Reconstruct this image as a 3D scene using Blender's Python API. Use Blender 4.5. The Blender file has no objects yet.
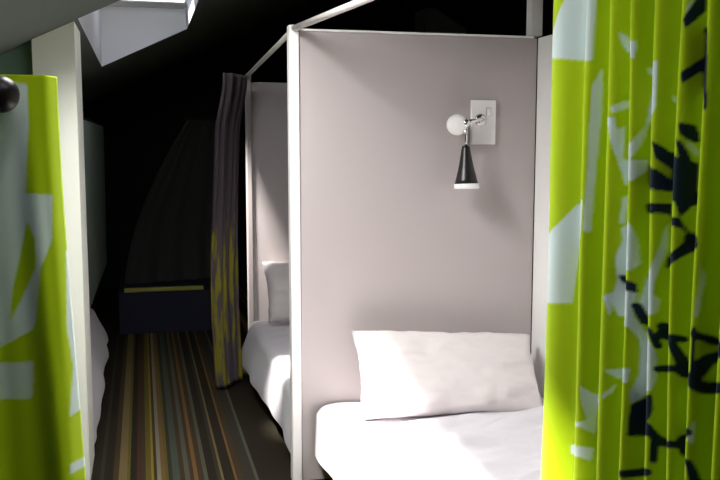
import bpy, bmesh, math, random
import numpy as np
from mathutils import Vector, Matrix, noise

random.seed(4)
COL = bpy.context.scene.collection
SC = bpy.context.scene
R = math.radians

# ------------------------------------------------------------------ helpers
def lin(r, g, b):
    f = lambda c: (c / 255 / 12.92) if c / 255 <= .04045 else ((c / 255 + .055) / 1.055) ** 2.4
    return (f(r), f(g), f(b), 1)

def mat(name, rgb, rough=.6, metal=0.0, bump=0.0, bscale=60, var=0.0, vscale=4, sheen=0.0, spec=.3, trans=0.0):
    m = bpy.data.materials.new(name); m.use_nodes = True
    nt = m.node_tree; b = nt.nodes['Principled BSDF']
    c = lin(*rgb)
    b.inputs['Base Color'].default_value = c
    b.inputs['Roughness'].default_value = rough
    b.inputs['Metallic'].default_value = metal
    b.inputs['Specular IOR Level'].default_value = spec
    if sheen: b.inputs['Sheen Weight'].default_value = sheen
    tc = nt.nodes.new('ShaderNodeTexCoord')
    if var:
        n = nt.nodes.new('ShaderNodeTexNoise'); n.inputs['Scale'].default_value = vscale
        n.inputs['Detail'].default_value = 4
        nt.links.new(tc.outputs['Object'], n.inputs['Vector'])
        mx = nt.nodes.new('ShaderNodeMix'); mx.data_type = 'RGBA'
        mx.inputs[6].default_value = tuple(x * (1 - var) for x in c[:3]) + (1,)
        mx.inputs[7].default_value = tuple(min(1, x * (1 + var)) for x in c[:3]) + (1,)
        nt.links.new(n.outputs['Fac'], mx.inputs[0])
        nt.links.new(mx.outputs[2], b.inputs['Base Color'])
    if bump:
        n2 = nt.nodes.new('ShaderNodeTexNoise'); n2.inputs['Scale'].default_value = bscale
        n2.inputs['Detail'].default_value = 5
        nt.links.new(tc.outputs['Object'], n2.inputs['Vector'])
        bp = nt.nodes.new('ShaderNodeBump'); bp.inputs['Strength'].default_value = bump
        bp.inputs['Distance'].default_value = .004
        nt.links.new(n2.outputs['Fac'], bp.inputs['Height'])
        nt.links.new(bp.outputs['Normal'], b.inputs['Normal'])
    return m

def obj(name, bm, m, parent=None, smooth=False, solid=0.0):
    me = bpy.data.meshes.new(name)
    if isinstance(bm, tuple):
        me.from_pydata(bm[0], [], bm[1]); me.update()
    else:
        bmesh.ops.recalc_face_normals(bm, faces=bm.faces)
        bm.to_mesh(me); bm.free()
    o = bpy.data.objects.new(name, me); COL.objects.link(o)
    me.materials.append(m)
    if smooth:
        me.polygons.foreach_set('use_smooth', [True] * len(me.polygons))
    if solid:
        s = o.modifiers.new('thick', 'SOLIDIFY'); s.thickness = solid; s.offset = 0
    if parent is not None:
        o.parent = parent
        o.matrix_parent_inverse = Matrix.Translation(-Vector(parent.location))
    return o

def thing(name, label, cat, loc=(0, 0, 0), group=None):
    o = bpy.data.objects.new(name, None); COL.objects.link(o)
    o.location = loc; o.empty_display_size = .1
    o['label'] = label; o['category'] = cat; o['kind'] = 'thing'
    if group: o['group'] = group
    return o

def tag(o, label, cat, group=None):
    o['label'] = label; o['category'] = cat; o['kind'] = 'thing'
    if group: o['group'] = group
    return o

def struct(o, label=None, cat=None):
    o['kind'] = 'structure'
    if label: o['label'] = label
    if cat: o['category'] = cat
    return o

def box(bm, x0, x1, y0, y1, z0, z1, bev=0.0, seg=2):
    n = bmesh.new()
    bmesh.ops.create_cube(n, size=1)
    for v in n.verts:
        v.co = Vector(((x0 + x1) / 2 + v.co.x * (x1 - x0), (y0 + y1) / 2 + v.co.y * (y1 - y0), (z0 + z1) / 2 + v.co.z * (z1 - z0)))
    if bev:
        bmesh.ops.bevel(n, geom=list(n.edges), offset=bev, segments=seg, affect='EDGES', profile=.5)
    me = bpy.data.meshes.new('tmp'); n.to_mesh(me); n.free(); bm.from_mesh(me); bpy.data.meshes.remove(me)
    return bm

def bx(*a, **k):
    return box(bmesh.new(), *a, **k)

def tube(bm, pts, r, seg=16, cap=True):
    pts = [Vector(p) for p in pts]
    rs = r if isinstance(r, (list, tuple)) else [r] * len(pts)
    rings = []
    for i, p in enumerate(pts):
        d = (pts[min(i + 1, len(pts) - 1)] - pts[max(i - 1, 0)]).normalized()
        a = d.orthogonal().normalized() if i == 0 else (a - d * a.dot(d)).normalized()
        b = d.cross(a)
        rings.append([bm.verts.new(p + (a * math.cos(t) + b * math.sin(t)) * rs[i]) for t in [2 * math.pi * k / seg for k in range(seg)]])
    for q, w in zip(rings, rings[1:]):
        for k in range(seg):
            bm.faces.new((q[k], q[(k + 1) % seg], w[(k + 1) % seg], w[k]))
    if cap:
        bm.faces.new(rings[0][::-1]); bm.faces.new(rings[-1])
    return bm

def lathe(bm, c, ax, prof, seg=32):
    """prof: list of (distance along axis, radius)"""
    ax = Vector(ax).normalized(); c = Vector(c)
    a = ax.orthogonal().normalized(); b = ax.cross(a)
    rings = [[bm.verts.new(c + ax * d + (a * math.cos(2 * math.pi * k / seg) + b * math.sin(2 * math.pi * k / seg)) * max(r, 1e-4)) for k in range(seg)] for d, r in prof]
    for q, w in zip(rings, rings[1:]):
        for k in range(seg):
            bm.faces.new((q[k], q[(k + 1) % seg], w[(k + 1) % seg], w[k]))
    return bm

def ball(bm, c, r, seg=24):
    return lathe(bm, c, (0, 0, 1), [(-r * math.cos(math.pi * i / 14), r * math.sin(math.pi * i / 14)) for i in range(15)], seg)

def gridmesh(nu, nv, fn):
    """fn(i, j) -> point, i in 0..nu, j in 0..nv"""
    V = [fn(i, j) for j in range(nv + 1) for i in range(nu + 1)]
    F = [(j * (nu + 1) + i, j * (nu + 1) + i + 1, (j + 1) * (nu + 1) + i + 1, (j + 1) * (nu + 1) + i) for j in range(nv) for i in range(nu)]
    return V, F

def sm(a, b, x):
    t = min(1, max(0, (x - a) / (b - a))); return t * t * (3 - 2 * t)

# ------------------------------------------------------------------ materials
M_white = mat('white_paint', (250, 247, 246), .45, var=.03, vscale=2)
M_panel = mat('partition_paint', (182, 173, 173), .5, var=.03, vscale=1.5)
M_sunlit = mat('sunlit_white_paint', (248, 247, 245), .5)  # whiter than the partition paint, standing in for direct sun on the side panel
M_column = mat('column_paint', (250, 252, 240), .6)
M_bluegrey = mat('blue_grey_paint', (120, 146, 134), .7)
M_ceil = mat('ceiling_paint', (108, 116, 109), .75, var=.05, vscale=2)
M_reveal = mat('reveal_paint', (214, 214, 216), .7)
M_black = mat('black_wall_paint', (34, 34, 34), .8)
M_pier = mat('dark_green_grey_paint', (160, 172, 166), .8)
M_linen = mat('white_linen', (214, 210, 216), .85, bump=.15, bscale=300, sheen=.1)
M_pillow = mat('white_pillow_cotton', (216, 209, 209), .85, bump=.15, bscale=300)
M_matt = mat('mattress_ticking', (214, 210, 206), .85)
M_wood = mat('pale_wood', (222, 184, 140), .55, var=.12, vscale=12)
M_steel = mat('chrome', (225, 222, 224), .18, metal=1.0)
M_white_metal = mat('white_lacquer', (244, 240, 240), .3, spec=.5)
M_blackl = mat('black_lacquer', (22, 20, 22), .35, spec=.5)
M_rail = mat('rail_aluminium', (222, 216, 212), .4)
M_diff = mat('lamp_diffuser', (246, 246, 246), .3)
M_grcur = mat('grey_green_cloth', (132, 146, 136), .9, var=.08, vscale=8)
M_drape = mat('charcoal_cloth', (64, 64, 62), .95)
M_navy = mat('navy_board', (40, 42, 62), .7)
M_nosing = mat('yellow_green_edging', (176, 172, 84), .5)
M_fin = mat('dark_finial', (22, 14, 19), .35, spec=.25)

def glass_mat():
    m = bpy.data.materials.new('window_glass'); m.use_nodes = True
    nt = m.node_tree; nt.nodes.clear()
    out = nt.nodes.new('ShaderNodeOutputMaterial'); mx = nt.nodes.new('ShaderNodeMixShader')
    tr = nt.nodes.new('ShaderNodeBsdfTransparent'); gl = nt.nodes.new('ShaderNodeBsdfGlossy')
    gl.inputs['Roughness'].default_value = .03
    mx.inputs[0].default_value = .06
    nt.links.new(tr.outputs[0], mx.inputs[1]); nt.links.new(gl.outputs[0], mx.inputs[2]); nt.links.new(mx.outputs[0], out.inputs[0])
    return m
M_glass = glass_mat()

def carpet_mat():
    m = bpy.data.materials.new('striped_carpet'); m.use_nodes = True
    nt = m.node_tree; b = nt.nodes['Principled BSDF']; L = nt.links.new
    tc = nt.nodes.new('ShaderNodeTexCoord'); sp = nt.nodes.new('ShaderNodeSeparateXYZ')
    L(tc.outputs['Object'], sp.inputs[0])
    ad = nt.nodes.new('ShaderNodeMath'); ad.operation = 'ADD'; ad.inputs[1].default_value = 10.30
    L(sp.outputs['X'], ad.inputs[0])
    fr = nt.nodes.new('ShaderNodeMath'); fr.operation = 'FRACT'; L(ad.outputs[0], fr.inputs[0])
    rp = nt.nodes.new('ShaderNodeValToRGB'); rp.color_ramp.interpolation = 'CONSTANT'
    K = (24, 21, 20); BR = (66, 50, 36); OL = (116, 108, 34); TAN = (150, 128, 84); OR = (150, 106, 58); GR = (98, 104, 98); TE = (74, 92, 90); YE = (192, 160, 40); PL = (172, 170, 156); DG = (46, 47, 46); MA = (74, 40, 34)
    st = [(0, K), (.06, DG), (.08, K), (.125, BR), (.15, TAN), (.19, OL), (.205, K), (.235, MA), (.26, BR), (.28, OL), (.305, YE), (.32, BR), (.335, PL), (.352, OR), (.372, OL), (.39, DG), (.41, TE), (.445, BR), (.465, GR), (.49, BR), (.51, OR), (.53, BR), (.555, GR), (.575, K), (.62, DG), (.64, TAN), (.65, K), (.70, OR), (.712, BR), (.745, DG), (.80, GR), (.815, K)]
    e = rp.color_ramp.elements
    tone = lambda c: tuple(x * .52 + y * .42 for x, y in zip(c, (74, 66, 46)))
    st = [(p, tone(c)) for p, c in st]
    e[0].position = 0; e[0].color = lin(*st[0][1]); e[1].position = st[1][0]; e[1].color = lin(*st[1][1])
    for p, c in st[2:]:
        q = e.new(p); q.color = lin(*c)
    L(fr.outputs[0], rp.inputs[0])
    nz = nt.nodes.new('ShaderNodeTexNoise'); nz.inputs['Scale'].default_value = 160; nz.inputs['Detail'].default_value = 3
    L(tc.outputs['Object'], nz.inputs['Vector'])
    mp = nt.nodes.new('ShaderNodeMapRange'); mp.inputs[3].default_value = .65; mp.inputs[4].default_value = 1.3
    L(nz.outputs['Fac'], mp.inputs[0])
    ml = nt.nodes.new('ShaderNodeVectorMath'); ml.operation = 'SCALE'
    L(rp.outputs[0], ml.inputs[0]); L(mp.outputs[0], ml.inputs['Scale']); L(ml.outputs[0], b.inputs['Base Color'])
    b.inputs['Roughness'].default_value = .95; b.inputs['Specular IOR Level'].default_value = .1
    bp = nt.nodes.new('ShaderNodeBump'); bp.inputs['Strength'].default_value = .4; bp.inputs['Distance'].default_value = .004
    L(nz.outputs['Fac'], bp.inputs['Height']); L(bp.outputs[0], b.inputs['Normal'])
    return m
M_carpet = carpet_mat()

def print_mat(name, base, pale, navy):
    """cloth whose print is stored in two vertex masks (print_pale, print_navy)"""
    m = bpy.data.materials.new(name); m.use_nodes = True
    nt = m.node_tree; b = nt.nodes['Principled BSDF']; L = nt.links.new
    prev = None
    def mix(fac, a, c):
        x = nt.nodes.new('ShaderNodeMix'); x.data_type = 'RGBA'
        if isinstance(a, tuple): x.inputs[6].default_value = a
        else: L(a, x.inputs[6])
        x.inputs[7].default_value = c
        L(fac, x.inputs[0]); return x.outputs[2]
    def attr(n):
        a = nt.nodes.new('ShaderNodeAttribute'); a.attribute_name = n
        r = nt.nodes.new('ShaderNodeMapRange'); r.inputs[1].default_value = .15; r.inputs[2].default_value = .85
        L(a.outputs['Fac'], r.inputs[0]); return r.outputs[0]
    c1 = mix(attr('print_pale'), lin(*base), lin(*pale))
    c2 = mix(attr('print_navy'), c1, lin(*navy))
    L(c2, b.inputs['Base Color'])
    b.inputs['Roughness'].default_value = .85; b.inputs['Sheen Weight'].default_value = .08
    b.inputs['Specular IOR Level'].default_value = .15
    tc = nt.nodes.new('ShaderNodeTexCoord'); nz = nt.nodes.new('ShaderNodeTexNoise'); nz.inputs['Scale'].default_value = 250
    L(tc.outputs['Object'], nz.inputs['Vector'])
    bp = nt.nodes.new('ShaderNodeBump'); bp.inputs['Strength'].default_value = .12; bp.inputs['Distance'].default_value = .002
    L(nz.outputs['Fac'], bp.inputs['Height']); L(bp.outputs[0], b.inputs['Normal'])
    return m
M_green = print_mat('lime_print_cloth', (186, 216, 14), (222, 238, 236), (26, 42, 58))

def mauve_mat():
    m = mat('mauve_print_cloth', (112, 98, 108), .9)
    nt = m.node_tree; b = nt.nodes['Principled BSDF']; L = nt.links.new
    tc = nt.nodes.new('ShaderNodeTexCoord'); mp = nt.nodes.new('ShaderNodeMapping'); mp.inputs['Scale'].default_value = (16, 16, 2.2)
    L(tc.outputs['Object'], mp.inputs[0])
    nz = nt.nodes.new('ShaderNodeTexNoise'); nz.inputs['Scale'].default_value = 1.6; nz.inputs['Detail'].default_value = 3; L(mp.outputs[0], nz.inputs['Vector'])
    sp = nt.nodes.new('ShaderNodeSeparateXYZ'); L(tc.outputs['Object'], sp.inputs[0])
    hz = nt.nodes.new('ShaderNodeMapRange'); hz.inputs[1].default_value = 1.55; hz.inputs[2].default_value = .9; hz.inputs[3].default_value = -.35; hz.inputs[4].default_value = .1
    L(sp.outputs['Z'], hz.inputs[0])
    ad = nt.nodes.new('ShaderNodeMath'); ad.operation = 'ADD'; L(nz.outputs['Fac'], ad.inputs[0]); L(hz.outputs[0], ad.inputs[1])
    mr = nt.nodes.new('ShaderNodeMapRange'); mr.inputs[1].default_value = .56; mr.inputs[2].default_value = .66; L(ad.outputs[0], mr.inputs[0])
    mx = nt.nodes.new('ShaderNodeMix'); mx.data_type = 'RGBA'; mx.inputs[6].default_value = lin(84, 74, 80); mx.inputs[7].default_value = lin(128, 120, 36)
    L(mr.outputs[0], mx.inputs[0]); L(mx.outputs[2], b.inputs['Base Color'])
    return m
M_mauve = mauve_mat()

# ------------------------------------------------------------------ the attic shell
def cz(x): return 2.31 + .47 * x          # the sloping ceiling over the aisle
XL, XR, YB, YF, XRIDGE = -2.2, 5.0, -1.6, 10.2, 2.7
zr = cz(XRIDGE)
floor = struct(obj('floor', bx(XL - .1, XR + .1, YB - .1, YF + .1, -.1, 0), M_carpet), 'dark carpet with narrow coloured stripes running down the aisle', 'floor')

HX0, HX1 = -.26, .357                      # skylight openings in the slope
H1, H2, H3 = (4.2, 6.7), (2.46, 3.54), (1.5, 2.15)  # last opening is unseen, added to light the lime curtain
xs = [XL - .1, HX0, HX1, XRIDGE]; ys = [YB - .1, H3[0], H3[1], H2[0], H2[1], H1[0], H1[1], YF + .1]
bm = bmesh.new()
for i in range(3):
    for j in range(7):
        if i == 1 and j in (1, 3, 5): continue
        a, b_, c, d = xs[i], xs[i + 1], ys[j], ys[j + 1]
        lo = [bm.verts.new((x, y, cz(x))) for x, y in ((a, c), (b_, c), (b_, d), (a, d))]
        bm.faces.new(lo)
bmesh.ops.remove_doubles(bm, verts=bm.verts, dist=1e-4)
ceil = obj('ceiling', bm, M_ceil)
bm = bmesh.new()
v = [bm.verts.new(p) for p in ((XRIDGE, YB - .1, zr), (XR + .1, YB - .1, 2.2), (XR + .1, YF + .1, 2.2), (XRIDGE, YF + .1, zr))]
bm.faces.new(v)
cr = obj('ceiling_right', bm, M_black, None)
for c in (ceil, cr): struct(c)
ceil['label'] = 'grey-green attic ceiling sloping up over the aisle'; ceil['category'] = 'ceiling'

struct(obj('wall_left', bx(XL - .1, XL, YB, YF, 0, cz(XL)), M_bluegrey))
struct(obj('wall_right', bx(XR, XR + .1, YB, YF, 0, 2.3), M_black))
def gable(name, y0, y1, m):
    bm = bmesh.new()
    p = [(XL - .1, 0), (XR + .1, 0), (XR + .1, 2.2), (XRIDGE, zr), (XL - .1, cz(XL - .1))]
    f = [bm.verts.new((x, y0, z)) for x, z in p]; g = [bm.verts.new((x, y1, z)) for x, z in p]
    bm.faces.new(f); bm.faces.new(g[::-1])
    for k in range(5): bm.faces.new((f[k], f[(k + 1) % 5], g[(k + 1) % 5], g[k]))
    return struct(obj(name, bm, m))
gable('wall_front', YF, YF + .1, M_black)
gable('wall_back', YB - .1, YB, M_ceil)
struct(obj('trim_1', bx(3.25, 3.75, 9.8, 10.2, 0, 3.2), M_pier), 'dark green-grey pier on the far black wall', 'pier')

ZT = 2.62
SHAFT = {1: 'skylight past the white column', 2: 'skylight between the two green curtains', 3: 'added unseen skylight nearest the viewer'}
def skylight(n, y0, y1, glass):
    """shaft lined with plaster from the slope to a flat roof window at ZT; glass = the glazed stretches"""
    x0, x1, xt = HX0, HX1, .346
    bm = bmesh.new()
    P = lambda *a: bm.verts.new(a)
    A, B, C_, D = (x0, cz(x0)), (x1, cz(x1)), (xt, ZT), (x0, ZT)
    for y in (y0, y1):
        bm.faces.new([P(x, y, z) for x, z in (A, B, C_, D)])
    bm.faces.new([P(x0, y0, A[1]), P(x0, y1, A[1]), P(x0, y1, ZT), P(x0, y0, ZT)])
    bm.faces.new([P(x1, y0, B[1]), P(x1, y1, B[1]), P(xt, y1, ZT), P(xt, y0, ZT)])
    cuts = [y0] + [c for g in glass for c in g] + [y1]
    for a, b in zip(cuts[::2], cuts[1::2]):
        if b - a > .01: box(bm, x0, xt, a, b, ZT, ZT + .04)
    struct(obj('trim_%d' % (n + 1), bm, M_reveal), 'pale plastered shaft of the %s' % SHAFT[n], 'skylight shaft')
    w = thing('window_%d' % n, 'roof window in the top of the skylight shaft', 'window', (0, (y0 + y1) / 2, ZT)); w['kind'] = 'structure'
    del w['label'], w['category']
    t = .02
    for a, b in glass:
        fb = bmesh.new()
        box(fb, x0 - .03, x0 + t, a, b, ZT + .002, ZT + .06); box(fb, xt - t, xt + .05, a, b, ZT + .002, ZT + .06)
        box(fb, x0 + t, xt - t, a, a + t, ZT + .002, ZT + .06); box(fb, x0 + t, xt - t, b - t, b, ZT + .002, ZT + .06)
        f = obj('window_frame', fb, M_white_metal, w)
        obj('pane', bx(x0 + t, xt - t, a + t, b - t, ZT + .03, ZT + .036), M_glass, w)
skylight(1, H1[0], H1[1], [(H1[0], 4.52), (5.7, 6.42)])  # second pane added so sun catches the shaft's right side; first kept short
skylight(2, H2[0], H2[1], [H2])
skylight(3, H3[0], H3[1], [H3])

# left side: white pier and the blue-grey partition that meets it
bm = bmesh.new()
def sloped(bm, x0, x1, y0, y1, dz=.003):
    q = [(x0, 0), (x1, 0), (x1, cz(x1) - dz), (x0, cz(x0) - dz)]
    f = [bm.verts.new((x, y0, z)) for x, z in q]; g = [bm.verts.new((x, y1, z)) for x, z in q]
    bm.faces.new(f); bm.faces.new(g[::-1])
    for k in range(4): bm.faces.new((f[k], f[(k + 1) % 4], g[(k + 1) % 4], g[k]))
    return bm
struct(obj('column', sloped(bm, -.462, -.278, 4.2, 4.62), M_column), 'white column on the left under the sloping ceiling', 'column')
struct(obj('wall_left_partition', sloped(bmesh.new(), XL, -.462, 4.26, 4.32), M_bluegrey), 'blue-grey partition wall left of the white column', 'wall')

# ------------------------------------------------------------------ right side: partitions
T = thing('bed_partition', 'tall pale grey partition panel carrying the reading lamp', 'partition', (1.28, 4.02, 0))
obj('panel', bx(.715, 1.903, 4.0, 4.04, 0.0, 2.14, bev=.004), M_panel, T)
obj('top_edge', bx(.715, 1.885, 3.996, 4.044, 2.1405, 2.15, bev=.002), M_white, T)
p = obj('end_post', bx(.668, .714, 3.985, 4.05, 0.0, 2.165, bev=.006), M_white, T); p['label'] = 'white end post facing the aisle'

T = thing('bed_partition', 'dim grey partition panel at the head of the further bed', 'partition', (1.3, 6.07, 0))
obj('panel', bx(.748, 1.9, 6.05, 6.09, 0.0, 2.05, bev=.004), M_panel, T)
obj('end_post', bx(.708, .747, 6.035, 6.1, 0.0, 2.10, bev=.006), M_panel, T)

T = thing('side_partition', 'side panel coloured sunlit white with a post, between grey partition and green curtain', 'partition', (1.93, 3.0, 0))
obj('panel', bx(1.905, 1.95, 2.0, 4.0, 0.0, 2.142, bev=.004), M_sunlit, T)
p = obj('post', bx(1.868, 1.93, 4.0, 4.06, 2.152, cz(1.868) - .03, bev=.004), M_sunlit, T); p['label'] = 'white post rising above the panels'

# rails
def rail_x(y): return .691 + .14 * (4.0 - y)
T = thing('curtain_rail', 'pale curtain rail running from the white end post towards the viewer', 'curtain rail', (rail_x(2), 2, 2.15))
obj('rail', tube(bmesh.new(), [(rail_x(y), y, 2.148) for y in (3.985, 3, 2, 1, 0, YB + .02)], .0145), M_rail, T, True)
obj('wall_flange', lathe(bmesh.new(), (rail_x(YB), YB, 2.148), (-.14, 1, 0), [(0, 0), (0, .035), (.012, .035), (.016, .018), (.016, 0)]), M_steel, T, True)
T = thing('curtain_rail', 'thin dim curtain rail joining the two white partition end posts', 'curtain rail', (.7, 5, 2.12))
obj('rail', tube(bmesh.new(), [(.69, 4.05, 2.142), (.712, 6.035, 2.082)], .013), M_rail, T, True)

# ------------------------------------------------------------------ reading lamp
T = thing('reading_lamp', 'wall lamp with a black cone shade on the grey partition', 'lamp', (1.6, 4.0, 1.73))
obj('wall_plate', bx(1.556, 1.682, 3.978, 3.9995, 1.622, 1.836, bev=.004), M_white_metal, T)
sw = obj('switch', bx(1.628, 1.652, 3.968, 3.979, 1.76, 1.80, bev=.003), M_steel, T)
obj('arm', tube(bmesh.new(), [(1.60, 3.98, 1.74), (1.60, 3.945, 1.74), (1.585, 3.925, 1.742), (1.54, 3.915, 1.735), (1.50, 3.905, 1.73)], .009), M_steel, T, True)
k = obj('arm_boss', lathe(bmesh.new(), (1.60, 3.979, 1.74), (0, -1, 0), [(0, 0), (0, .03), (.012, .03), (.018, .02), (.018, 0)]), M_steel, T, True)
obj('joint_disc', lathe(bmesh.new(), (1.462, 3.925, 1.715), (-.35, -.9, 0), [(0, 0), (0, .046), (.012, .05), (.026, .046), (.032, .03), (.034, 0)]), M_white_metal, T, True)
obj('joint_ball', ball(bmesh.new(), (1.497, 3.90, 1.722), .022), M_steel, T, True)
obj('stem', tube(bmesh.new(), [(1.497, 3.90, 1.722), (1.494, 3.895, 1.68), (1.492, 3.885, 1.60)], .0085), M_steel, T, True)
sh = obj('shade', lathe(bmesh.new(), (1.492, 3.885, 1.615), (.01, -.06, -1), [(0, 0), (0, .017), (.01, .02), (.09, .034), (.16, .051), (.182, .057), (.182, .053), (.1, .033), (.02, .016), (.02, 0)]), M_blackl, T, True)
obj('shade_rim', lathe(bmesh.new(), (1.492, 3.885, 1.615), (.01, -.06, -1), [(.178, .052), (.178, .0585), (.2, .06), (.203, .056), (.203, .0), ]), M_diff, T, True)

# ------------------------------------------------------------------ beds
def fbm(x, y, z=0.0): return noise.fractal(Vector((x, y, z)), 1.0, 2.0, 4)

def bed(label, x0, x1, y0, y1, loc, zb=.085):
    T = thing('single_bed', label, 'bed', loc)
    obj('base', bx(x0 + .02, x1, y0, y1, zb, .205, bev=.008), M_wood, T)
    obj('mattress', bx(x0 + .02, x1, y0, y1, .2055, .335, bev=.03, seg=3), M_matt, T)
    for x in (x0 + .08, x1 - .06):
        for y in (y0 + .08, y1 - .08):
            obj('leg', bx(x - .03, x + .03, y - .03, y + .03, 0, zb - .0005, bev=.004), M_wood, T)
    return T

def cover(name, label, cat, x0, x1, y0, y1, zb, zt=.372, flip=1, seed=0, amp=.012, bulge=.0, hem=None):
    """linen lying on a mattress and hanging down its aisle side (the low-x side, or the high-x side with flip=-1)"""
    nu, nv = 110, 120
    drop = zt - zb
    Ltop = (x1 - x0)
    def fn(i, j):
        v = j / nv; y = y0 + (y1 - y0) * v
        zb_ = hem(y) if hem else zb
        dr = zt - zb_
        tot = dr + Ltop; s = tot * i / nu
        w = amp * (.55 * fbm(.9 * s + 2.2 * y + seed, 7 * y - 1.8 * s, seed) + 1.3 * (.5 - abs(noise.noise(Vector((1.3 * s + seed, 5.5 * y - 2.4 * s, seed + 3))))))
        r = .05
        out = (bulge(y) if callable(bulge) else bulge) * sm(0, 1, 1 - min(1, s / dr))
        hang = .010 * math.sin(y * 7 + seed + math.sin(y * 3.1)) * (1 - min(1, s / dr)) + .004 * math.sin(y * 17 + seed)*(1 - min(1, s / dr))
        if s < dr:
            z = zb_ + s; x = -out + hang
            if z > zt - r:
                a = (z - (zt - r)) / r * math.pi / 4
                x = -out + hang + r * (1 - math.cos(a)); z = zt - r + r * math.sin(a)
        else:
            q = s - dr
            if q < r:
                a = math.pi / 4 + q / r * math.pi / 4
                x = r * (1 - math.cos(a)); z = zt - r + r * math.sin(a)
            else:
                x = q; z = zt
            z += w * sm(0, .1, q) * (1 - .6 * sm(y1 - .42, y1 - .3, y))
        ends = sm(0, .02, min(v, 1 - v) * (y1 - y0))
        z = max(z, .347 if s >= dr + r else z) if s >= dr else z
        X = (x0 + x) if flip == 1 else (x1 - x)
        return (X, y, z)
    o = obj(name, gridmesh(nu, nv, fn), M_linen, None, True, .008)
    s = o.modifiers.new('soft', 'SUBSURF'); s.levels = 0; s.render_levels = 1
    return tag(o, label, cat)

bed('near bed in front of the grey partition, under crumpled white linen', .80, 1.88, 2.12, 3.985, (1.34, 3.0, 0))
cover('bed_sheet', 'crumpled white sheet on the near bed under the sunlit pillow', 'sheet', .785, 1.885, 2.10, 3.98, .13, seed=2.3, amp=.055)
bed('further bed behind the grey partition, white linen lit along its side', .73, 1.88, 4.07, 6.02, (1.3, 5.0, 0), .03)
cover('bed_sheet', 'white sheet on the further bed, hanging down its aisle side', 'sheet', .712, 1.885, 4.065, 6.0, .11, zt=.385, seed=7.1, amp=.014, bulge=lambda y: .03 + .04 * sm(4.9, 5.5, y))

def pillow(name, label, c, w, h, t, rot, seed=0, taper=0):
    """two bulging faces that meet in a seam with pinched corners"""
    n = 40
    V, F = [], []
    def P(u, v, s):
        x, y = u * w / 2, v * h / 2
        x *= 1 - .05 * (1 - v * v) * abs(u) ** 3; y *= 1 - .07 * (1 - u * u) * abs(v) ** 3
        d = max(0, (1 - u ** 4)) ** .5 * max(0, (1 - v ** 4)) ** .5
        d = d ** .75
        y -= taper * h * max(0, v) * (u + 1) / 4
        z = s * t / 2 * d
        z += .016 * fbm(u * 3.2 + seed, v * 2.6, s + seed) * min(1, d * 2.2) + .006 * noise.noise(Vector((u * 9, v * 4 + seed, s))) * d
        y += .008 * noise.noise(Vector((u * 4, seed, v))); x += .008 * noise.noise(Vector((v * 4, seed + 5, u)))
        return Vector((x, y, z))
    rotm = Matrix(rot).transposed()
    for s in (1, -1):
        base = len(V)
        for j in range(n + 1):
            for i in range(n + 1):
                V.append(tuple(rotm @ P(2 * i / n - 1, 2 * j / n - 1, s) + Vector(c)))
        for j in range(n):
            for i in range(n):
                f = (base + j * (n + 1) + i, base + j * (n + 1) + i + 1, base + (j + 1) * (n + 1) + i + 1, base + (j + 1) * (n + 1) + i)
                F.append(f if s == 1 else f[::-1])
    bm = bmesh.new()
    vs = [bm.verts.new(v) for v in V]
    for f in F: bm.faces.new([vs[k] for k in f])
    bmesh.ops.remove_doubles(bm, verts=bm.verts, dist=.0015)
    return tag(obj(name, bm, M_pillow, None, True), label, 'pillow')

def lean(a, roll=0, yaw=0):
    x = Vector((1, 0, 0)); y = Vector((0, math.cos(a), math.sin(a))); z = x.cross(y)
    q = Matrix.Rotation(yaw, 3, 'Z') @ Matrix.Rotation(roll, 3, 'Y')
    return [tuple(q @ v) for v in (x, y, z)]
pillow('pillow', 'plump white pillow propped against the grey partition beneath the lamp', (1.38, 3.775, .553), .90, .44, .18, lean(R(52), R(3), R(-1)), 1.7, .10)
pillow('pillow', 'dim pillow at the head of the further bed', (1.24, 5.87, .615), .88, .46, .16, lean(R(57)), 5.2)

T = thing('single_bed', 'bed on the left of the aisle past the white column', 'bed', (-1.0, 5.7, 0))
obj('base', bx(-1.5, -.42, 4.7, 6.75, .085, .205, bev=.008), M_wood, T)
obj('mattress', bx(-1.5, -.42, 4.7, 6.75, .2055, .335, bev=.03, seg=3), M_matt, T)
for x in (-1.44, -.5):
    for y in (4.78, 6.67): obj('leg', bx(x - .03, x + .03, y - .03, y + .03, 0, .0845, bev=.004), M_wood, T)
cover('bed_sheet', 'white sheet spilling into the aisle beside the white column', 'sheet', -1.5, -.375, 4.68, 6.77, .03, zt=.40, flip=-1, seed=4.4, amp=.012, bulge=.1,
      hem=lambda y: .03 + .10 * sm(5.2, 5.9, y) + .02 * math.sin(y * 6))

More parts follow.
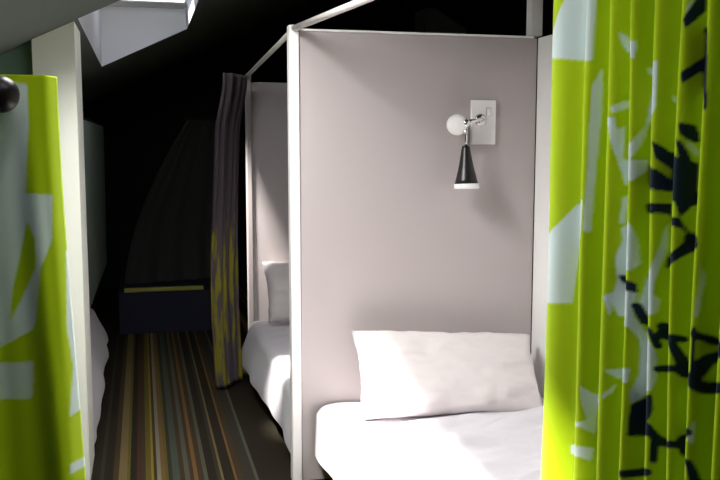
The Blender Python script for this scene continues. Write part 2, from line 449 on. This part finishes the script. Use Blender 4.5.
# ------------------------------------------------------------------ printed curtains
def inside(poly, X, Z):
    r = np.zeros(X.shape, bool); n = len(poly)
    for i in range(n):
        (xa, za), (xb, zb) = poly[i], poly[(i + 1) % n]
        if za == zb: continue
        c = ((za > Z) != (zb > Z)) & (X < (xb - xa) * (Z - za) / (zb - za) + xa)
        r ^= c
    return r
def stroke(line, w, X, Z):
    r = np.zeros(X.shape, bool)
    for (xa, za), (xb, zb) in zip(line, line[1:]):
        dx, dz = xb - xa, zb - za; L2 = dx * dx + dz * dz + 1e-12
        t = np.clip(((X - xa) * dx + (Z - za) * dz) / L2, 0, 1)
        r |= (X - xa - t * dx) ** 2 + (Z - za - t * dz) ** 2 < (w / 2) ** 2
    return r
def set_print(o, S, Z, pale, navy, strokes):
    ds, dz = abs(S[0, 1] - S[0, 0]), abs(Z[1, 0] - Z[0, 0])
    a = np.zeros(S.shape); b = np.zeros(S.shape); N = (-.6, 0, .6)
    for u in N:                                   # soft edged print: several samples around every vertex
        for v in N:
            s_, z_ = S + u * ds, Z + v * dz
            q = np.zeros(S.shape, bool); r = np.zeros(S.shape, bool)
            for p in pale: q |= inside(p, s_, z_)
            for p in navy: r |= inside(p, s_, z_)
            for w, l in strokes: r |= stroke(l, w, s_, z_)
            a += q / 9; b += r / 9
    for n, d in (('print_pale', a), ('print_navy', b)):
        at = o.data.attributes.new(n, 'FLOAT', 'POINT'); at.data.foreach_set('value', d.astype(np.float32).ravel())

# right curtain: hangs from the pale rail; s = distance along the rail from its far edge
VALLEY = [-.03, .115, .20, .285, .36, .435, .50, .565, .63, .70, .77, .85]
RY0, RLEN, RZ0, RZ1 = 1.967, .80, .10, 2.125
RD = Vector((.14, -1, 0)).normalized(); RN = Vector((-1, -.14, 0)).normalized()
def fold_phase(s):
    for k in range(len(VALLEY) - 1):
        if s <= VALLEY[k + 1]:
            return k + (s - VALLEY[k]) / (VALLEY[k + 1] - VALLEY[k])
    return len(VALLEY) - 1
def right_point(s, z):
    ss = s + .008 * math.sin(z * 2.3 + s * 9)
    ph = fold_phase(ss); k = int(ph)
    A = (.012 if k == 0 else .019) * (1 + .15 * math.sin(k * 2.1 + z))
    n = A * (2 * abs(math.sin(math.pi * ph)) ** 1.5 - 1) + .004 * math.sin(z * 4 + k * 1.7)
    p = Vector((rail_x(RY0), RY0, 0)) + RD * s + RN * n
    return (p.x, p.y, z)
RNU, RNV = 230, 420
def right_curtain():
    return gridmesh(RNU, RNV, lambda i, j: right_point(RLEN * i / RNU, RZ0 + (RZ1 - RZ0) * j / RNV))
#PRINTS-BEGIN
R_PALE=[[(.045,1.925),(.062,1.95),(.075,1.969),(.091,1.967),(.107,1.965),(.163,1.955),(.177,1.954),(.177,1.938),(.177,1.921),(.177,1.905),(.176,1.889),(.176,1.873),(.176,1.856),(.176,1.84),(.176,1.823),(.176,1.807),(.16,1.809),(.103,1.816),(.088,1.818),(.071,1.821),(.049,1.824),(-.005,1.83),(-.006,1.852),(-.007,1.874),(.004,1.892),(.032,1.908)],[(.191,1.793),(.186,1.78),(.182,1.767),(.177,1.754),(.177,1.738),(.177,1.722),(.177,1.705),(.177,1.689),(.176,1.673),(.176,1.657),(.176,1.64),(.176,1.624),(.176,1.608),(.176,1.591),(.176,1.575),(.175,1.558),(.175,1.542),(.174,1.526),(.173,1.509),(.173,1.493),(.172,1.476),(.171,1.459),(.17,1.443),(.169,1.426),(.184,1.42),(.185,1.437),(.185,1.454),(.186,1.47),(.186,1.487),(.187,1.504),(.187,1.52),(.188,1.537),(.188,1.553),(.189,1.57),(.189,1.586),(.19,1.602),(.19,1.618),(.191,1.634),(.191,1.65),(.192,1.666),(.192,1.682),(.193,1.698),(.192,1.714),(.192,1.73),(.192,1.746),(.191,1.762),(.191,1.777)],[(.254,1.864),(.263,1.856),(.271,1.847),(.327,1.833),(.325,1.815),(.324,1.798),(.27,1.817),(.262,1.83),(.258,1.847)],[(.338,1.779),(.396,1.789),(.396,1.774),(.396,1.758),(.396,1.743),(.396,1.727),(.396,1.712),(.395,1.696),(.389,1.681),(.344,1.667),(.341,1.652),(.339,1.636),(.336,1.62),(.33,1.604),(.32,1.588),(.275,1.613),(.323,1.626),(.33,1.638),(.335,1.65),(.34,1.661),(.341,1.678),(.342,1.695),(.344,1.711),(.345,1.728),(.389,1.74),(.342,1.765)],[(.245,1.702),(.258,1.708),(.266,1.713),(.313,1.716),(.273,1.699),(.263,1.694),(.25,1.689)],[(.201,1.682),(.256,1.68),(.26,1.652),(.27,1.661),(.27,1.644),(.27,1.626),(.27,1.609),(.27,1.592),(.262,1.592),(.257,1.608),(.251,1.624),(.247,1.643),(.241,1.662)],[(.414,1.72),(.422,1.715),(.461,1.688),(.419,1.705)],[(-.008,1.394),(.025,1.411),(.052,1.426),(.068,1.44),(.081,1.454),(.094,1.467),(.105,1.48),(.167,1.497),(.166,1.479),(.165,1.46),(.164,1.442),(.162,1.423),(.16,1.404),(.112,1.379),(.11,1.362),(.109,1.345),(.107,1.328),(.105,1.311),(.103,1.294),(.101,1.277),(.099,1.259),(.098,1.242),(.076,1.239),(.05,1.235),(-.001,1.226),(-.002,1.245),(-.003,1.264),(-.004,1.282),(-.005,1.301),(-.005,1.32),(-.006,1.338),(-.007,1.357),(-.008,1.376)],[(.262,1.587),(.272,1.587),(.325,1.588),(.335,1.589),(.343,1.589),(.344,1.568),(.337,1.557),(.328,1.546),(.275,1.533),(.27,1.561)],[(.318,1.461),(.329,1.448),(.334,1.434),(.338,1.42),(.34,1.403),(.341,1.387),(.343,1.371),(.335,1.357),(.284,1.336),(.333,1.325),(.34,1.306),(.339,1.291),(.339,1.276),(.339,1.261),(.339,1.245),(.326,1.249),(.276,1.244),(.271,1.261),(.266,1.279),(.269,1.302),(.272,1.324),(.271,1.341),(.269,1.358),(.268,1.375),(.272,1.394),(.277,1.413),(.273,1.441)],[(.416,1.47),(.416,1.456),(.417,1.441),(.417,1.427),(.417,1.413),(.415,1.399),(.412,1.385),(.409,1.372),(.407,1.358),(.404,1.344),(.401,1.316),(.411,1.303),(.408,1.275),(.396,1.269),(.348,1.255),(.346,1.27),(.344,1.285),(.346,1.303),(.348,1.322),(.35,1.341),(.391,1.362),(.398,1.377),(.403,1.392),(.406,1.406),(.409,1.422),(.411,1.438),(.414,1.454)],[(.534,1.398),(.536,1.383),(.539,1.369),(.538,1.354),(.536,1.339),(.535,1.324),(.534,1.306),(.533,1.289),(.527,1.29),(.529,1.306),(.53,1.322),(.531,1.337),(.534,1.363),(.534,1.38)],[(.273,1.509),(.321,1.504),(.281,1.483),(.279,1.466),(.278,1.448),(.27,1.45),(.271,1.47),(.272,1.49)],[(.247,1.285),(.267,1.297),(.266,1.277),(.266,1.258),(.265,1.238),(.26,1.254),(.255,1.27)],[(.283,1.236),(.334,1.249),(.342,1.252),(.347,1.237),(.352,1.222),(.395,1.218),(.404,1.205),(.41,1.191),(.411,1.174),(.411,1.158),(.412,1.141),(.406,1.112),(.357,1.086),(.35,1.075),(.343,1.064),(.339,1.086),(.343,1.102),(.346,1.117),(.349,1.133),(.349,1.151),(.348,1.169),(.348,1.187),(.347,1.205),(.341,1.219),(.333,1.232)],[(.255,1.119),(.271,1.123),(.283,1.126),(.338,1.143),(.337,1.126),(.336,1.11),(.278,1.104),(.268,1.112)],[(.254,1.061),(.268,1.078),(.279,1.093),(.273,1.071),(.257,1.052)],[(.168,1.061),(.181,1.053),(.191,1.044),(.248,1.052),(.243,1.034),(.198,1.0),(.196,.983),(.195,.965),(.194,.947),(.183,.955),(.171,.961),(.105,.947),(.17,.973),(.182,.979),(.178,.999),(.173,1.019),(.171,1.04)],[(.102,.891),(.167,.913),(.181,.914),(.192,.913),(.189,.881),(.179,.885),(.166,.888),(.103,.868)],[(.533,1.083),(.537,1.088),(.537,1.072),(.537,1.056),(.536,1.039),(.526,1.045),(.53,1.064)],[(.468,1.887),(.478,1.903),(.475,1.888),(.471,1.874),(.466,1.859),(.467,1.873)],[(.475,1.633),(.481,1.62),(.488,1.606),(.485,1.595),(.48,1.606),(.474,1.618)]]
R_NAVY=[[(.46,1.86),(.468,1.874),(.474,1.889),(.478,1.903),(.487,1.903),(.487,1.889),(.488,1.875),(.481,1.864),(.475,1.853),(.467,1.842)],[(.461,1.761),(.471,1.768),(.477,1.775),(.483,1.783),(.49,1.79),(.525,1.763),(.484,1.76),(.478,1.752),(.472,1.745),(.464,1.738)],[(.486,1.845),(.526,1.839),(.527,1.825),(.527,1.811),(.528,1.797),(.529,1.783),(.529,1.769),(.53,1.755),(.53,1.741),(.53,1.727),(.531,1.713),(.531,1.699),(.531,1.685),(.525,1.685),(.524,1.7),(.522,1.714),(.489,1.73),(.489,1.745),(.488,1.759),(.488,1.774),(.488,1.788),(.487,1.802),(.487,1.816),(.487,1.831)],[(.46,1.665),(.474,1.661),(.483,1.658),(.486,1.641),(.488,1.624),(.479,1.626),(.473,1.633),(.465,1.641)],[(.387,1.63),(.401,1.622),(.409,1.614),(.415,1.606),(.459,1.598),(.471,1.594),(.479,1.589),(.487,1.585),(.487,1.571),(.487,1.556),(.488,1.542),(.488,1.527),(.519,1.515),(.482,1.501),(.477,1.489),(.47,1.477),(.467,1.493),(.462,1.508),(.421,1.521),(.46,1.545),(.415,1.525),(.404,1.529),(.347,1.53),(.346,1.547),(.346,1.563),(.345,1.58),(.399,1.572),(.408,1.563),(.419,1.549),(.418,1.57),(.409,1.582),(.397,1.594),(.393,1.612)],[(.344,1.498),(.399,1.502),(.41,1.503),(.42,1.503),(.42,1.48),(.411,1.481),(.399,1.481),(.345,1.477)],[(.418,1.482),(.47,1.477),(.476,1.462),(.482,1.448),(.526,1.447),(.528,1.424),(.484,1.41),(.477,1.402),(.47,1.394),(.459,1.384),(.415,1.369),(.417,1.392),(.46,1.408),(.469,1.418),(.475,1.428),(.477,1.45),(.469,1.459),(.421,1.464)],[(.272,1.335),(.321,1.334),(.339,1.328),(.342,1.306),(.328,1.309),(.28,1.318)],[(.341,1.062),(.349,1.071),(.356,1.079),(.406,1.104),(.408,1.087),(.409,1.07),(.405,1.055),(.398,1.039),(.406,1.014),(.356,.995),(.348,.994),(.339,.993),(.34,1.01),(.34,1.027),(.341,1.045)],[(.456,1.634),(.468,1.626),(.475,1.608),(.48,1.591),(.467,1.581),(.465,1.598),(.461,1.616)]]
R_STROKE=[(.0119,[(.34,1.28),(.346,1.262),(.351,1.244),(.395,1.238),(.405,1.222),(.411,1.206)]),(.0163,[(.416,1.249),(.42,1.232),(.464,1.227),(.471,1.212),(.477,1.198),(.482,1.184),(.487,1.171),(.531,1.17)]),(.0143,[(.413,1.158),(.423,1.16),(.475,1.176),(.483,1.164),(.531,1.166)]),(.0142,[(.413,1.23),(.421,1.227),(.47,1.237),(.479,1.235)]),(.0177,[(.531,1.17),(.537,1.187),(.542,1.203),(.549,1.213),(.593,1.235)]),(.0218,[(.531,1.159),(.543,1.152),(.549,1.152),(.591,1.166),(.601,1.168)]),(.0137,[(.527,1.257),(.542,1.25),(.55,1.243),(.596,1.247)]),(.0059,[(.528,1.269),(.529,1.254),(.529,1.24),(.529,1.225),(.529,1.21),(.529,1.196),(.529,1.181),(.53,1.166)]),(.015,[(.401,1.034),(.413,1.013),(.425,1.001),(.473,1.018),(.482,1.017),(.486,1.031),(.527,1.062)]),(.0108,[(.414,1.006),(.413,.991),(.413,.976),(.413,.961)]),(.0121,[(.485,1.018),(.488,1.0),(.53,1.002),(.535,.987),(.538,.971),(.542,.955)]),(.0172,[(.334,.906),(.346,.91),(.355,.913),(.404,.935)])]
L_PALE=[[(.244,1.774),(.366,1.775),(.479,1.775),(.592,1.776),(.712,1.777),(.714,1.731),(.716,1.684),(.703,1.639),(.691,1.594),(.678,1.548),(.666,1.503),(.654,1.451),(.642,1.398),(.613,1.359),(.585,1.319),(.557,1.28),(.53,1.24),(.515,1.196),(.5,1.151),(.486,1.107),(.382,1.091),(.272,1.075),(.147,1.06),(.152,1.101),(.157,1.141),(.162,1.182),(.166,1.222),(.171,1.263),(.177,1.303),(.182,1.343),(.187,1.383),(.192,1.422),(.198,1.462),(.203,1.501),(.209,1.541),(.215,1.58),(.22,1.619),(.226,1.658),(.232,1.697),(.238,1.735)],[(.657,1.495),(.879,1.489),(.869,1.449),(.859,1.41),(.849,1.37),(.75,1.304),(.702,1.251),(.707,1.291),(.712,1.331),(.717,1.371),(.679,1.411),(.645,1.422)],[(.703,1.296),(.74,1.296),(.719,1.25),(.697,1.203),(.677,1.157),(.652,1.13),(.54,1.109),(.433,1.089),(.301,1.088),(.15,1.086),(.281,1.109),(.395,1.132),(.505,1.155),(.568,1.202),(.633,1.249)],[(.146,1.052),(.285,1.049),(.405,1.046),(.52,1.043),(.636,1.041),(.625,.99),(.614,.94),(.501,.944),(.39,.949),(.272,.953),(.135,.958),(.141,1.005)],[(1.019,1.607),(1.09,1.607),(1.088,1.565),(1.086,1.523),(1.082,1.48),(1.077,1.438),(1.072,1.395),(1.016,1.395),(1.011,1.435),(1.004,1.475),(1.01,1.519),(1.015,1.563)],[(.969,1.342),(1.067,1.315),(1.062,1.268),(1.055,1.22),(1.048,1.172),(1.042,1.124),(1.03,1.078),(1.018,1.031),(1.007,.984),(.995,.936),(.985,.889),(.878,.885),(.899,.929),(.922,.972),(.947,1.015),(.933,1.071),(.919,1.126),(.928,1.169),(.939,1.213),(.949,1.256),(.959,1.299)],[(.855,.756),(.998,.753),(.988,.725),(.849,.728)]]
#PRINTS-END
def repeat(shapes, ds, dz, smin=-1, zmax=9):
    out = []
    for q in shapes:
        w, p = q if isinstance(q, tuple) else (None, q)
        p = [(a + ds, b + dz) for a, b in p]
        if min(a for a, b in p) > smin and max(b for a, b in p) < zmax: out.append(p if w is None else (w, p))
    return out
def spread_print(sh):       # the print repeats further along and further down the cloth
    return sh + repeat(sh, .5, -.3, smin=.6) + repeat(sh, .06, -1.15, zmax=.86)
R_PALE, R_NAVY, R_STROKE = spread_print(R_PALE), spread_print(R_NAVY), spread_print(R_STROKE)
T = thing('printed_curtain', 'large bright lime curtain with navy and pale leaf print, beside the near bed', 'curtain', (rail_x(1.6), 1.6, 0))
o = obj('cloth', right_curtain(), M_green, T, True, .002)
SS, ZZ = np.meshgrid(np.linspace(0, RLEN, RNU + 1), np.linspace(RZ0, RZ1, RNV + 1))
set_print(o, SS, ZZ, R_PALE, R_NAVY, R_STROKE)
for s in VALLEY[1:-1]:
    p = Vector((rail_x(RY0), RY0, 2.148)) + RD * s
    obj('ring', lathe(bmesh.new(), p, RD, [(-.003, .0165), (-.003, .0235), (.003, .0235), (.003, .0165), (-.003, .0165)], 20), M_steel, T, True)

# left curtain: eyelet curtain bunched on a rod that runs along the aisle, its first fold facing the viewer
LX, LY, LZ0, LZ1 = -.335, 2.415, .08, 1.80
def left_xr(z): return -.208 + .045 * sm(1.75, .3, z)
def left_xl(z): return -.50 - .02 * sm(1.75, .3, z)
def left_point(t, z):
    """t runs 0..5: one unit per fold face"""
    k = min(4, int(t)); f = t - k
    xr, xl = left_xr(z), left_xl(z)
    g = f if k % 2 == 0 else 1 - f
    q = .5 - .5 * math.cos(math.pi * g); g2 = .6 * g + .4 * q
    shrink = 1 - .1 * k * (1 if z > 1.2 else 1)
    x = LX + ((xl + (xr - xl) * g2) - LX) * (1 if k == 0 else shrink)
    y = LY + .05 * k + .05 * sm(.0, 1, f) * (1 if k else sm(.85, 1, f))
    wav = .013 * math.sin(g * 13 + .6 * z) + .006 * math.sin(g * 29 + 1.7 * z)
    return (x, y + wav * sm(1.85, 1.3, z), z)
LNU, LNV = 300, 330
T = thing('printed_curtain', 'shaded green curtain with pale print bunched in front of the white column', 'curtain', (LX, LY, 0))
o = obj('cloth', gridmesh(LNU, LNV, lambda i, j: left_point(5 * i / LNU, LZ0 + (LZ1 - LZ0) * j / LNV)), M_green, T, True, .002)
TT, ZZ = np.meshgrid(np.linspace(0, 5, LNU + 1), np.linspace(LZ0, LZ1, LNV + 1))
G = TT.copy(); X0 = np.where(TT <= 1.0, TT, 9)
set_print(o, X0, ZZ, L_PALE, [], [])
T = thing('curtain_rod', 'dark rod with a round black end knob over the left green curtain', 'curtain rod', (LX, 3.2, 1.745))
obj('rod', tube(bmesh.new(), [(LX, 2.36, 1.745), (LX - .068, 4.197, 1.745)], .013), M_fin, T, True)
obj('finial', ball(bmesh.new(), (LX, 2.335, 1.745), .046), M_fin, T, True)
c = obj('collar', lathe(bmesh.new(), (LX, 2.372, 1.745), (0, 1, 0), [(0, .013), (0, .03), (.012, .03), (.012, .013)]), M_steel, T, True)

# dim curtains further down
def plain_curtain(name, label, p0, p1, z0, z1, nf, A, m, lean_fn=None, nv=60, per=9):
    p0, p1 = Vector(p0), Vector(p1); d = (p1 - p0); n = Vector((-d.y, d.x, 0)).normalized(); nu = nf * per
    def fn(i, j):
        u = i / nu; z = z0 + (z1 - z0) * j / nv
        o_ = A * math.sin(2 * math.pi * nf * u + .5 * math.sin(3 * z)) * (.8 + .25 * math.sin(i * .7 + z))
        p = p0 + d * u + n * o_
        if lean_fn: p = lean_fn(p, u, z)
        return (p.x, p.y, z)
    T = thing(name, label, 'curtain', tuple((p0 + p1) / 2))
    obj('cloth', gridmesh(nu, nv, fn), m, T, True, .003)
    return T
def ml(p, u, z):
    q = sm(1.7, 2.06, z)
    return Vector((p.x + .05 * q - .02 * math.sin(2.2 * z), p.y, z))
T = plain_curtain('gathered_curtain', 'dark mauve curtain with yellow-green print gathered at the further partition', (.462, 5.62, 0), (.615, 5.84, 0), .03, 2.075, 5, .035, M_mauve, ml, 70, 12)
T = plain_curtain('gathered_curtain', 'dark grey-green curtain drawn along the left side of the aisle', (-.40, 4.75, 0), (-.36, 8.7, 0), .47, 1.79, 26, .02, M_grcur)
T2 = thing('curtain_rod', 'thin dark rod carrying the grey-green curtain on the left', 'curtain rod', (-.38, 6.5, 1.8))
obj('rod', tube(bmesh.new(), [(-.40, 4.622, 1.805), (-.36, 8.8, 1.805)], .012), M_fin, T2, True)

# ------------------------------------------------------------------ far end
T = thing('platform', 'low dark platform with a yellow-green front edge across the end of the aisle', 'platform', (.2, 8.1, 0))
obj('board', bx(-.22, .72, 7.6, 8.9, 0, .365, bev=.006), M_navy, T)
obj('edge_strip', bx(-.17, .50, 7.585, 7.63, .3655, .40, bev=.006), M_nosing, T)
def dfn(i, j):
    u, v = i / 60, j / 50
    z = .37 + 1.5 * v
    xl = -.17 + .62 * v ** 1.6 + .0 * v
    x = xl + (.78 - xl) * u
    y = 8.25 + .35 * v + .03 * math.sin(u * 26) * (1 - .5 * v) - .25 * (1 - u) * (1 - v) ** 2
    return (x, y, z)
T = thing('drape', 'charcoal drape swept to one side above the dark platform', 'drape', (.3, 8.4, .367))
obj('cloth', gridmesh(60, 50, dfn), M_drape, T, True, .004)
obj('stand', bx(.80, .825, 8.59, 8.615, 0, 1.88), M_fin, T)
dr = obj('drape_rod', tube(bmesh.new(), [(.42, 8.6, 1.872), (.81, 8.6, 1.872)], .012), M_fin, T, True)

# ------------------------------------------------------------------ light
W = bpy.data.worlds.new('sky'); SC.world = W; W.use_nodes = True
W.node_tree.nodes['Background'].inputs['Color'].default_value = (.72, .82, 1, 1)
W.node_tree.nodes['Background'].inputs['Strength'].default_value = 1.0

def area(name, loc, sx, sy, power, col, target, spread=180):
    l = bpy.data.lights.new(name, 'AREA'); l.shape = 'RECTANGLE'; l.size = sx; l.size_y = sy; l.energy = power; l.color = col; l.spread = R(spread)
    o = bpy.data.objects.new(name, l); COL.objects.link(o); o.location = loc
    o.rotation_euler = (Vector(target) - Vector(loc)).to_track_quat('-Z', 'Y').to_euler()
    return o
area('daylight_far_skylight', (-.02, 4.42, 2.7), .5, .36, 4, (.93, .97, 1), (.36, 6.0, 2.66), 90)
area('daylight_near_skylight', (.02, 2.98, 2.52), .46, .8, 36, (1, .985, .96), (.52, 3.2, .82), 140)
area('added_curtain_fill', (.02, 1.83, 2.72), .5, .55, 8, (1, .985, .96), (1.2, 1.8, 1.9))  # added fill over the unseen third opening, brightening the lime curtain
s = bpy.data.lights.new('sun', 'SUN'); s.energy = 27; s.angle = R(6); s.color = (1, .96, .9)
so = bpy.data.objects.new('sun', s); COL.objects.link(so); so.location = (-3, 6, 8)
so.rotation_euler = Vector((.69, .30, -1.85)).to_track_quat('-Z', 'Y').to_euler()

# ------------------------------------------------------------------ camera
cam = bpy.data.cameras.new('camera'); co = bpy.data.objects.new('camera', cam); COL.objects.link(co)
co.location = (0, 0, 1.62); co.rotation_euler = (R(90 - 6.25), 0, R(-14.1))
cam.sensor_width = 36; cam.lens = 868 / 720 * 36; cam.clip_start = .02
SC.camera = co
vs = SC.view_settings
vs.view_transform = 'Standard'; vs.look = 'None'; vs.gamma = 1; vs.use_curve_mapping = False; vs.exposure = 0.46
SC.cycles.max_bounces = 10; SC.cycles.diffuse_bounces = 6; SC.cycles.transparent_max_bounces = 12
